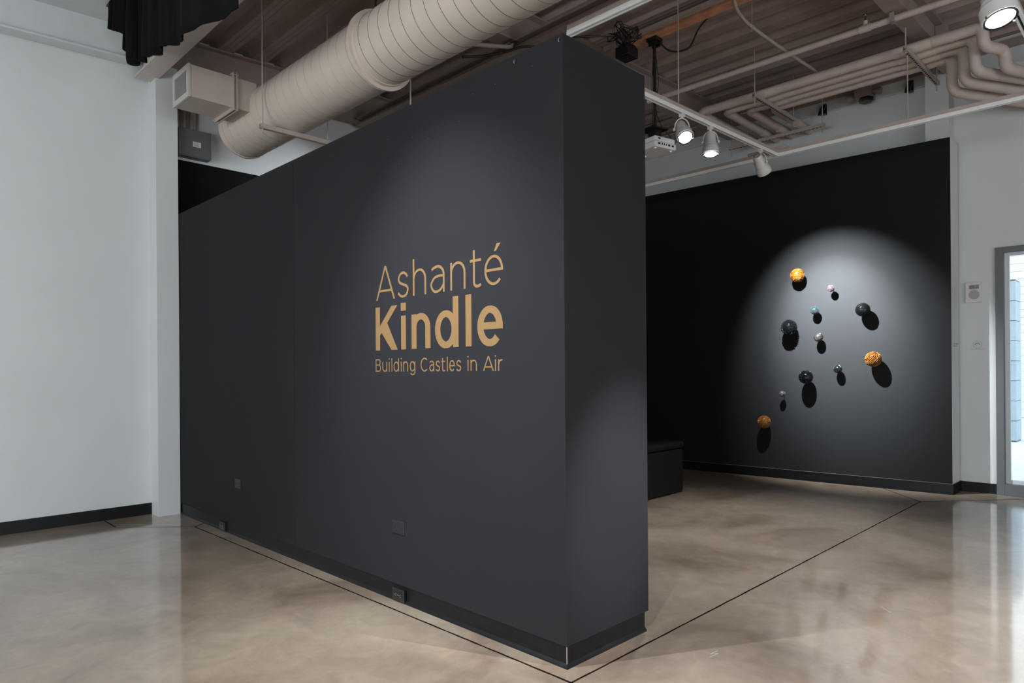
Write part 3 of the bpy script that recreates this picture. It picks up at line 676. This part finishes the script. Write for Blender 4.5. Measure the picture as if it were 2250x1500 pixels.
def lamp(label, top, aim, lit=True, r=.078, scale=1.0, drop=.150, yoke_dir=None, spot=None, field=None):
    """track spotlight: adapter, yoke, housing, lens"""
    t = thing('track_spotlight', label, 'spotlight', top, 'track spotlights')
    T = Vector(top); d_ = (Vector(aim)-T).normalized()
    piv = T+Vector((0, 0, -drop*scale))
    MB().box((T.x-.022, T.y-.022, T.z-.03), (T.x+.022, T.y+.022, T.z)).lathe([(.014, -.045), (.016, -.03)], (T.x, T.y, T.z), (0, 0, 1), 12).build('adapter', M['head'], t, bevel=.003)
    yd = yoke_dir or Vector((-d_.y, d_.x, 0))
    yd = Vector(yd).normalized() if Vector(yd).length > .05 else Vector((1, 0, 0))
    R_ = r*.92*scale; pts = []
    for k in range(17):
        a = math.pi*k/16; pts.append(piv+yd*R_*math.cos(a)+Vector((0, 0, 1))*(drop*scale-.042)*math.sin(a)**.8)
    b = MB(); vs, fs = [], []; wv = yd.cross(Vector((0, 0, 1))).normalized()
    b.tube(pts, .0055, 8); b.build('yoke', M['head'], t, smooth=True)
    for sg in (-1, 1): MB().lathe([(.012, 0), (.016, .006), (.016, .014), (.008, .02)], piv+yd*sg*R_*.94, yd*sg, 10).build('knob', M['head'], t)
    o = piv-d_*.02*scale; s_ = scale
    prof = [(.030, -.075), (.045, -.072), (.050, -.060), (.053, .0), (.058, .012), (.060, .045), (.066, .052), (.066, .068), (.070, .074), (r, .085), (r, .145), (r*.93, .148), (r*.90, .140)]
    MB().lathe([(a*s_, c*s_) for a, c in prof], o, d_, 36).build('housing', M['head'], t, smooth=True)
    rg = MB()
    for q in range(12):
        a = 2*math.pi*q/12
        u = d_.cross(Vector((0, 0, 1))).normalized(); w = d_.cross(u)
        c = o-d_*.0765*s_+(u*math.cos(a)+w*math.sin(a))*.030*s_
        rg.lathe([(.0042*s_, -.001), (.0042*s_, .001)], c, d_, 6)
    rg.build('vent', M['dark'], t)
    ln = MB(); ln.lathe([(r*.80*s_, .1455*s_), (r*.78*s_, .150*s_), (.001, .1515*s_)], o, d_, 32)
    ln.build('lens', M['lens'] if lit else M['chrome'], t, smooth=True)
    ck = MB(); ck.lathe([(r*.80*s_, .147*s_), (r*.92*s_, .149*s_), (r*.92*s_, .153*s_), (r*.80*s_, .151*s_)], o, d_, 32, cap=False)
    ck.build('lens_ring', M['blackm'], t, smooth=True)
    u = d_.cross(Vector((0, 0, 1))).normalized()
    for sg in (-1, 1): MB().box((-.006, -.006, -.010), (.006, .006, .010), xf=Matrix.Translation(o+d_*.148*s_+u*sg*r*.93*s_)).build('lens_clip', M['chrome'], t)
    if spot:
        en, ang, bl, colr = spot
        src = o+d_*.17*s_
        light('spotlight_beam', 'SPOT', src, src+d_, en, colr, spot_size=math.radians(ang), spot_blend=bl, shadow_soft_size=.012)
        if field: light('spotlight_field', 'SPOT', src, src+d_, field[0], colr, spot_size=math.radians(field[1]), spot_blend=1.0, shadow_soft_size=.012)
    return t
COOL = (0.93, 0.97, 1.0)
lamp('glaring lit white track lamp facing the viewer beside the projector', (5.60, 3.345, ZT), (4.2, 1.6, 1.2), spot=(110, 80, 1.0, COOL))
lamp('lit white track lamp pointing down, middle of the three at centre right', (6.10, 3.33, ZT), (5.50, 2.95, .3), spot=(480, 85, 1.0, COOL))
lamp('white track lamp turned away towards the black wall, its back to the viewer', (7.12, 3.297, ZT), (8.75, 3.14, 2.24), spot=(2700, 46, 1.0, (0.90, 0.96, 1.0)), field=(1800, 66))
lamp('large lit white track lamp at the top right corner', (4.90, .818, ZT), (4.2, -.05, 0), spot=(460, 62, 1.0, COOL), scale=1.2, r=.080)
lamp('white track lamp above the view lighting the partition end', (3.715, -.80, ZT), (2.93, 2.14, .88), spot=(1500, 17, 1.0, (1.0, 0.95, 1.0)))  # unseen lamp, added to brighten the lower partition end
lamp('white track lamp lighting the gold lettering from in front of the partition', (.75, 3.05, ZT+.3), (2.5, 3.08, 1.30), spot=(640, 62, 1.0, (0.84, 0.94, 1.0)))

for q, (ty, ax, ay, en) in enumerate(((3.75, 1.75, 3.2, 100), (1.2, 2.0, 1.4, 195), (-.9, 2.0, .4, 70))):  # unseen overhead lamps, added to brighten the floor
    lamp(['white track lamp over the floor below the gold lettering, above the camera', 'white track lamp over the floor near the partition corner, above the camera', 'white track lamp over the floor behind the camera'][q], (.75, ty, ZT+.3), (ax, ay, 0), spot=(en, 100, 1.0, (1.0, 0.97, 0.93)))

lamp('white track lamp behind the partition lighting the rear wall', (5.2, 6.0, ZT), (3.9, 7.6, 3.75), spot=(90, 44, 1.0, COOL))  # unseen lamp, added to brighten the rear wall above the partition
track('white lighting track behind the partition', (4.2, 6.0, ZT), (7.50, 6.0, ZT))  # made up to carry the added rear-wall lamp
# ================================================================== PROJECTOR
pj = thing('projector', 'white projector hanging on a black pole from the deck', 'projector', (6.03, 3.92, 4.86))
MB().box((5.97, 3.86, 4.845), (6.09, 3.98, 4.879)).box((5.985, 3.875, 4.80), (6.005, 3.965, 4.85)).box((6.055, 3.875, 4.80), (6.075, 3.965, 4.85)).lathe([(.012, -.03), (.012, .03)], (6.03, 3.86, 4.82), (0, 1, 0), 8).build('ceiling_mount', M['blackm'], pj)
MB().tube([(6.03, 3.92, 4.85), (6.032, 3.92, 4.40), (6.032, 3.92, 3.93)], .016, 12).lathe([(.020, -.05), (.020, .05)], (6.03, 3.92, 4.55), (0, 0, 1), 10).lathe([(.019, -.08), (.021, .0), (.019, .09)], (6.032, 3.92, 4.28), (0, 0, 1), 10).build('pole', M['blackm'], pj)
ROT = Matrix.Translation((5.99, 3.91, 0.025)) @ Matrix.Rotation(math.radians(-12), 4, 'Z')
b = MB(); b.box((-.11, -.10, 3.885), (.11, .10, 3.90), xf=ROT); b.box((-.03, -.05, 3.775), (.06, .05, 3.89), xf=ROT); b.tube([ROT @ Vector((.0, 0, 3.95)), ROT @ Vector((.0, 0, 3.88))], .022, 10)
b.build('bracket', M['blackm'], pj)
b = MB(); b.box((-.15, -.172, 3.66), (.15, .172, 3.722), xf=ROT); bd = b.build('body', M['proj'], pj, bevel=.012)
b = MB(); b.box((-.142, -.163, 3.7225), (.142, .163, 3.775), xf=ROT); b.build('lid', M['proj'], pj, bevel=.015)
b = MB()
for k_, w_ in ((-.11, .028), (-.06, .015), (-.03, .012), (.0, .012), (.03, .03), (.08, .03)): b.box((k_, -.1732, 3.685), (k_+w_, -.1715, 3.703), xf=ROT)
for k_, w_ in ((-.10, .032),): b.box((k_, -.1642, 3.742), (k_+w_, -.1625, 3.756), xf=ROT)
b.build('port', M['dark'], pj)
for q in ((-.11, -.13), (.11, -.13), (.0, .13)): MB().lathe([(.014, 0), (.012, .012)], ROT @ Vector((q[0], q[1], 3.66)), (0, 0, -1), 10).build('foot', M['proj'], pj)
MB().tube(spline([(5.99, 3.90, 4.80), (5.965, 3.91, 4.4), (5.985, 3.92, 4.1), (5.97, 3.90, 3.9), (6.0, 3.88, 3.80)], 6), .004, 6).tube(spline([(6.05, 3.93, 4.80), (6.085, 3.91, 4.45), (6.06, 3.93, 4.2), (6.11, 3.90, 4.0), (6.17, 3.82, 3.86), (6.10, 3.80, 3.79)], 6), .004, 6).build('cord', M['cable'], pj)

# black cable bundle, small black box and loose cable by the projector mount
random.seed(11)
b = MB(); c0 = Vector((5.71, 4.10, 4.87))
for k in range(9):
    pts = []; ph = random.uniform(0, 6.28); r1, r2 = random.uniform(.06, .13), random.uniform(.05, .10); oc = c0+Vector((random.uniform(-.08, .08), random.uniform(-.12, .12), random.uniform(-.05, .03)))
    for q in range(14):
        a = ph+q*.48*2; pts.append(oc+Vector((r1*math.cos(a)*.8, r1*math.sin(a)*.6+random.uniform(-.02, .02), r2*math.sin(a*.9+k))))
    b.tube(spline(pts, 3), .0045, 6)
tag(b.build('cable_bundle', M['cable'], origin=c0), 'tangled black cable bundle under the deck beside the wood plank', 'cables')
tag(MB().tube(spline([(4.6, 4.6, 4.60), (4.9, 4.5, 4.72), (5.25, 4.4, 4.80), (5.50, 4.27, 4.85), (5.64, 4.17, 4.87), (5.71, 4.12, 4.87)], 8), .011, 8).build('cable', M['cable'], origin=(5.2, 4.4, 4.8)), 'black cable running from the partition top to the cable bundle', 'cable')
tag(MB().tube(spline([(6.085, 3.90, 4.86), (6.15, 3.80, 4.75), (6.20, 3.62, 4.74), (6.12, 3.45, 4.86), (6.10, 3.25, 4.95), (6.09, 3.05, 4.97), (6.09, 2.9, 4.95), (6.08, 2.72, 5.0)], 8), .009, 8).build('cable', M['cable'], origin=(6.05, 3.4, 4.85)), 'looping black cable hanging below the bare wood plank', 'cable')
sx = thing('black_box', 'small black box fixed under the deck at the plank end', 'box', (5.98, 4.32, 4.78))
MB().box((5.90, 4.16, 4.77), (6.09, 4.33, 4.88)).build('case', M['blackm'], sx, bevel=.01)
MB().box((5.93, 4.18, 4.88), (6.07, 4.30, 4.925)).build('bracket', M['blackm'], sx)
# black cable looping below the air duct
tag(MB().tube(spline([(3.9, 4.50, 4.20), (4.1, 4.46, 4.26), (4.35, 4.44, 4.37), (4.55, 4.4, 4.47), (4.68, 4.36, 4.50)], 8), .012, 8).build('cable', M['cable'], origin=(4.3, 4.4, 4.4)), 'black cable sagging below the air duct over the partition', 'cable')
cn = MB(); cn.tube([(3.75, 4.66, 4.34), (4.64, 4.64, 4.58), (4.66, 4.64, 4.62)], .02, 10); tag(cn.build('conduit', M['strut'], origin=(4.2, 4.6, 4.4)), 'short beige conduit stub below the air duct', 'conduit')

# ================================================================== CURTAIN, ELECTRICAL BOX
ct = MB(); cols, rows = 140, 10; vs, fs = [], []
key = spline([(1.80, 7.08, 4.655), (1.80, 6.98, 4.60), (1.80, 6.88, 4.555), (1.80, 6.70, 4.47), (1.80, 6.56, 4.40), (1.80, 6.50, 4.23), (1.80, 6.40, 4.15), (1.80, 6.24, 4.085), (1.80, 6.15, 4.04), (1.80, 5.85, 3.99), (1.80, 5.54, 3.95), (1.80, 5.15, 3.89), (1.80, 4.3, 3.78)], 12)  # right-hand hem lowered: black cloth also stands in for shade on the beam web
for i in range(cols+1):
    k = key[i*(len(key)-1)//cols]
    for j in range(rows+1):
        s_ = j/rows; zt = deckz(1.8)-.035
        vs.append((k.x+(.030*math.sin(i*.42)+.012*math.sin(i*1.3))*(.4+.6*s_), k.y+.006*math.sin(i*.8), zt-(zt-k.z)*s_))
for i in range(cols):
    for j in range(rows): q = i*(rows+1)+j; fs.append((q, q+1, q+rows+2, q+rows+1))
ct.add(vs, fs)
cu = thing('black_curtain', 'gathered black curtain hanging from the deck at top left', 'curtain', (1.86, 5.6, 4.88))
co = ct.build('drape', M['cloth'], cu, smooth=True); so = co.modifiers.new('thick', 'SOLIDIFY'); so.thickness = .012
ct2 = MB(); ct2.lathe([(.045, 0), (.055, -.12), (.058, -.30), (.056, -.50), (.050, -.535), (.02, -.54)], (1.80, 6.35, 4.62), (0, 0, 1), 18)
ct2.build('gathered_tail', M['cloth'], cu, smooth=True)
MB().tube([(1.80, 7.12, 4.872), (1.80, 4.2, 4.872)], .010, 8).build('rail', M['blackm'], cu)
MB().tube([(2.08, 5.86, 4.46), (2.06, 5.84, 4.56)], .004, 6).build('tie', M['strut'], cu)

eb = thing('electrical_box', 'grey electrical box high on the rear wall beside the white column', 'electrical box', (2.73, 7.57, 3.73))
MB().box((2.545, 7.47, 3.735), (2.868, 7.57, 4.02)).build('enclosure', M['ebox'], eb)
MB().box((2.540, 7.458, 3.742), (2.874, 7.472, 4.026)).build('cover', M['ebox'], eb, bevel=.004)
lb = MB(); lb.box((2.682, 7.4572, 3.845), (2.764, 7.4582, 3.900)).build('paper_label', M['paper'], eb)
lk = MB()
for zz, x1 in ((3.888, 2.745), (3.876, 2.755), (3.864, 2.74), (3.855, 2.75)): lk.box((2.690, 7.4568, zz-.002), (x1, 7.4572, zz+.002))
lk.build('print', M['ink'], eb)
for xx in (2.60, 2.665, 2.735): MB().tube([(xx, 7.545, 4.02), (xx, 7.545, 4.56)], .017, 12).build('conduit', M['steel'], eb, smooth=True)

# ================================================================== THINGS ON THE FAR AND RIGHT WALLS
def wall_bracket(y, label):
    t = thing('wall_bracket', label, 'bracket', (9.33, y, 4.85), 'dark angle brackets above the black wall')
    MB().prism([(9.29, y-.03, 4.93), (9.305, y-.03, 4.94), (9.305, y-.03, 4.80), (9.15, y-.03, 4.765), (9.15, y-.03, 4.785), (9.29, y-.03, 4.815)], (0, .06, 0)).build('angle', M['blackm'], t)
    MB().prism([(9.29, y-.03, 4.945), (9.30, y-.03, 4.93), (9.175, y-.03, 4.79), (9.16, y-.03, 4.80)], (0, .06, 0)).build('brace', M['blackm'], t)
wall_bracket(3.42, 'dark angle bracket above the middle of the black wall')
wall_bracket(2.40, 'dark angle bracket beside the white pilaster')
ce = thing('ceiling_fixture', 'brown two-armed fixture high on the wall below the pipes', 'fixture', (9.2, 2.87, 4.86))
MB().box((9.08, 2.80, 4.83), (9.32, 2.98, 4.97)).build('body', M['steel'], ce, bevel=.006)
MB().lathe([(.075, 0), (.085, .02), (.085, .05)], (9.15, 2.86, 4.775), (0, 0, 1), 6).build('lens_box', M['blackm'], ce)
for s_ in (-1, 1):
    MB().lathe([(.025, 0), (.04, .05), (.045, .10), (.03, .105)], (9.17, 2.89+s_*.10, 4.90), (0, s_, -.25), 14).build('lamp_head', M['steel'], ce, smooth=True)
MB().tube(spline([(9.12, 2.80, 4.95), (9.05, 2.65, 5.0), (8.9, 2.6, 5.06), (8.8, 2.55, 5.12)], 5), .008, 8).build('conduit', M['strut'], ce)

fs_ = thing('alarm_speaker', 'off-white square alarm strobe speaker on the white wall beside the entrance', 'alarm', (9.33, 1.77, 2.30))
MB().box((9.295, 1.693, 2.190), (9.33, 1.852, 2.425)).build('housing', M['speaker'], fs_, bevel=.006)
MB().box((9.287, 1.708, 2.345), (9.295, 1.812, 2.392)).build('strobe', M['chrome'], fs_, bevel=.004)
st_ = MB()
for k in range(5): st_.box((9.2855, 1.722+k*.018, 2.352), (9.287, 1.729+k*.018, 2.386))
st_.build('strobe_bar', M['ink'], fs_)
MB().lathe([(.053, 0), (.053, .003), (.050, .004)], (9.295, 1.765, 2.280), (-1, 0, 0), 28).build('speaker_mesh', M['mesh'], fs_)
dc = thing('wall_decal', 'small grey round icon decal with caption on the white wall', 'decal', (9.3285, 1.743, 1.70))
rg = MB(); rg.lathe([(.045, 0), (.045, .0008), (.041, .0008), (.041, 0)], (9.3292, 1.742, 1.705), (-1, 0, 0), 36, cap=False); rg.build('ring', M['mesh'], dc)
ic = MB()
ic.prism([(9.3292, 1.742+.030*math.cos(a), 1.700+.028*math.sin(a)) for a in [math.pi*k/12 for k in range(13)]]+[(9.3292, 1.742+.018*math.cos(a), 1.700+.014*math.sin(a)) for a in [math.pi*(12-k)/12 for k in range(13)]], (-.0008, 0, 0))
ic.build('icon', M['mesh'], dc)
cp = MB()
for k in range(17):
    w_ = random.uniform(.003, .006); cp.box((9.3284, 1.812-k*.0082-w_, 1.648), (9.3292, 1.812-k*.0082, 1.654 if k % 3 else 1.657))
cp.build('caption', M['mesh'], dc)
tx = thing('wall_text', 'tiny grey two-line text on the white return of the black wall', 'decal', (9.12, 1.919, 1.70))
for zz, xe in ((1.716, 9.27), (1.690, 9.21)):
    q = MB(); xx = 9.03
    while xx < xe: w_ = random.uniform(.008, .016); q.box((xx, 1.9192, zz-.007), (xx+w_, 1.920, zz+.007)); xx += w_+.007
    q.build('text_line', M['mesh'], tx)

# ---- the beaded spheres on the black wall
def ball(label, pos, r, m, style, nbead, seed):
    rnd = random.Random(seed); c = Vector(pos)
    t = thing('wall_sphere', label, 'sphere ornament', c, 'beaded spheres on the black wall')
    b = MB(); seg, rings = 28, 16; vs, fs = [], []
    core = r*.90
    for i in range(rings+1):
        th = math.pi*i/rings
        for k in range(seg): ph = 2*math.pi*k/seg; vs.append(c+Vector((math.sin(th)*math.cos(ph), math.sin(th)*math.sin(ph), math.cos(th)))*core)
    for i in range(rings):
        for k in range(seg): fs.append((i*seg+k, i*seg+(k+1) % seg, (i+1)*seg+(k+1) % seg, (i+1)*seg+k))
    b.add(vs, fs)
    tilt = Matrix.Rotation(rnd.uniform(-.6, .6), 3, 'X') @ Matrix.Rotation(rnd.uniform(-.6, .6), 3, 'Y')
    ga = math.pi*(3-math.sqrt(5))
    for i in range(nbead):
        z = 1-2*(i+.5)/nbead; q = math.sqrt(1-z*z); a = ga*i
        if style == 'rows':                                   # overlapping flat clips laid in rings
            pass
        n_ = tilt @ Vector((q*math.cos(a), q*math.sin(a), z))
        tang = n_.cross(tilt @ Vector((0, 0, 1)));
        tang = tang.normalized() if tang.length > 1e-3 else Vector((1, 0, 0)); bi = n_.cross(tang)
        if style == 'clip': ln, wd, ht = r*rnd.uniform(.26, .34), r*.085, r*.085
        elif style == 'stud': ln = wd = r*.125; ht = r*.085
        elif style == 'smooth': ln = wd = r*.11; ht = r*.022
        elif style == 'spike': ln = wd = r*rnd.uniform(.09, .13); ht = r*rnd.uniform(.10, .22)
        else: ln = wd = r*rnd.uniform(.16, .21); ht = r*rnd.uniform(.12, .17)
        if style == 'clip':
            ang = .35*math.sin(5*math.atan2(n_.y, n_.z))+rnd.uniform(-.25, .25); tang, bi = tang*math.cos(ang)+bi*math.sin(ang), bi*math.cos(ang)-tang*math.sin(ang)
        o = c+n_*(core-.02*r); vv = []
        for h_, s_ in (((0, .85), (.55, 1.0), (1.0, .50)) if style != 'clip' else ((0, 1.0), (.6, .9), (1.0, .45))):
            for k in range(6):
                aa = math.pi/3*k; vv.append(o+tang*math.cos(aa)*ln/2*s_*1.0+bi*math.sin(aa)*wd/2*s_*1.1+n_*(ht+.02*r)*h_)
        ff = [(j*6+k, j*6+(k+1) % 6, (j+1)*6+(k+1) % 6, (j+1)*6+k) for j in range(2) for k in range(6)]+[tuple(range(12, 18))]
        b.add(vv, ff)
    b.build('ball', m, t, smooth=(style == 'smooth'))
    dist = (c-P0).dot(NW)
    MB().tube([c-NW*core*.8, c-NW*(dist-.001)], .004, 8).build('stem', M['blackm'], t)
    MB().lathe([(.012, 0), (.012, .004), (.006, .006)], c-NW*dist, NW, 12).build('base_plate', M['blackm'], t)
ball('large amber sphere at the top of the group', (8.713, 3.555, 2.636), .089, M['amber'], 'clip', 260, 1)
ball('small lilac sphere highest at the right of the top amber one', (8.754, 3.160, 2.435), .041, M['pearl'], 'bead', 150, 2)
ball('small teal beaded sphere under the top amber one', (8.752, 3.357, 2.176), .051, M['teal'], 'bead', 190, 3)
ball('large smooth shiny black sphere at the right of the group', (8.768, 2.795, 2.147), .090, M['onyx'], 'smooth', 380, 4)
ball('large spiky gunmetal sphere at the left of the group', (8.701, 3.661, 1.975), .094, M['gunm'], 'spike', 520, 5)
ball('small silver sphere in the middle of the group', (8.754, 3.313, 1.832), .056, M['silver'], 'clip', 170, 6)
ball('large amber sphere at the right end of the group', (8.778, 2.685, 1.549), .093, M['amber'], 'clip', 280, 7)
ball('large black studded sphere in the lower middle of the group', (8.700, 3.452, 1.335), .088, M['onyx'], 'stud', 340, 8)
ball('small dark green speckled sphere left of the right amber one', (8.787, 3.095, 1.433), .049, M['green'], 'bead', 190, 9)
ball('tiny lilac sphere above the lowest amber one', (8.723, 3.766, 1.116), .038, M['pearl'], 'bead', 120, 10)
ball('large amber sphere lowest and leftmost of the group', (8.684, 3.996, .740), .087, M['amber'], 'stud', 420, 11)

# small dark sculpture-like mount left of the spheres is lost in shadow in the photograph and left out
# ================================================================== BENCH
bn = thing('bench', 'black upholstered bench behind the partition end', 'bench', (6.4, 4.55, 0))
def rbox(x0, x1, y0, y1, z0, z1, r, n=6):
    pts = []
    for cx, cy, a0 in ((x1-r, y0+r, -90), (x1-r, y1-r, 0), (x0+r, y1-r, 90), (x0+r, y0+r, 180)):
        for k in range(n+1):
            a = math.radians(a0+90*k/n); pts.append((cx+r*math.cos(a), cy+r*math.sin(a), z0))
    return MB().prism(pts, (0, 0, z1-z0))
rbox(5.15, 7.12, 4.235, 4.86, .02, .515, .10).build('seat_base', M['vinyl'], bn, bevel=.012)
rbox(5.14, 7.13, 4.225, 4.87, .522, .60, .10).build('seat_cushion', M['vinyl'], bn, bevel=.03)
rbox(5.25, 7.02, 4.32, 4.78, 0, .03, .06).build('plinth', M['blackm'], bn)

# ================================================================== OUTSIDE THE ENTRANCE
struct(MB().box((9.53, -30, -.12), (40, 40, -.02)).build('ground', M['pave']), 'pale paving outside the entrance')
pb = MB()
for k in range(8): pb.box((16.2, 2.40, .39*k+.006), (16.75, 2.52, .39*(k+1)-.006))
pb.box((16.21, 2.41, -.02), (16.74, 2.51, 3.14), 1)
tag(pb.build('block_pillar', [M['block'], M['ebox']], origin=(16.4, 2.4, 0)), 'pale concrete block pillar outside the entrance glass', 'pillar')
sd = MB()
for k in range(22): sd.box((24.0, -14, .22*k), (24.2, 16, .22*(k+1)-.012))
sd.box((24.03, -14, 0), (24.2, 16, 4.84)); struct(sd.build('wall_outside', M['siding']), 'pale siding facade beyond the paving')

# drop the helper property again
for o in bpy.data.objects:
    if '_o' in o: del o['_o']
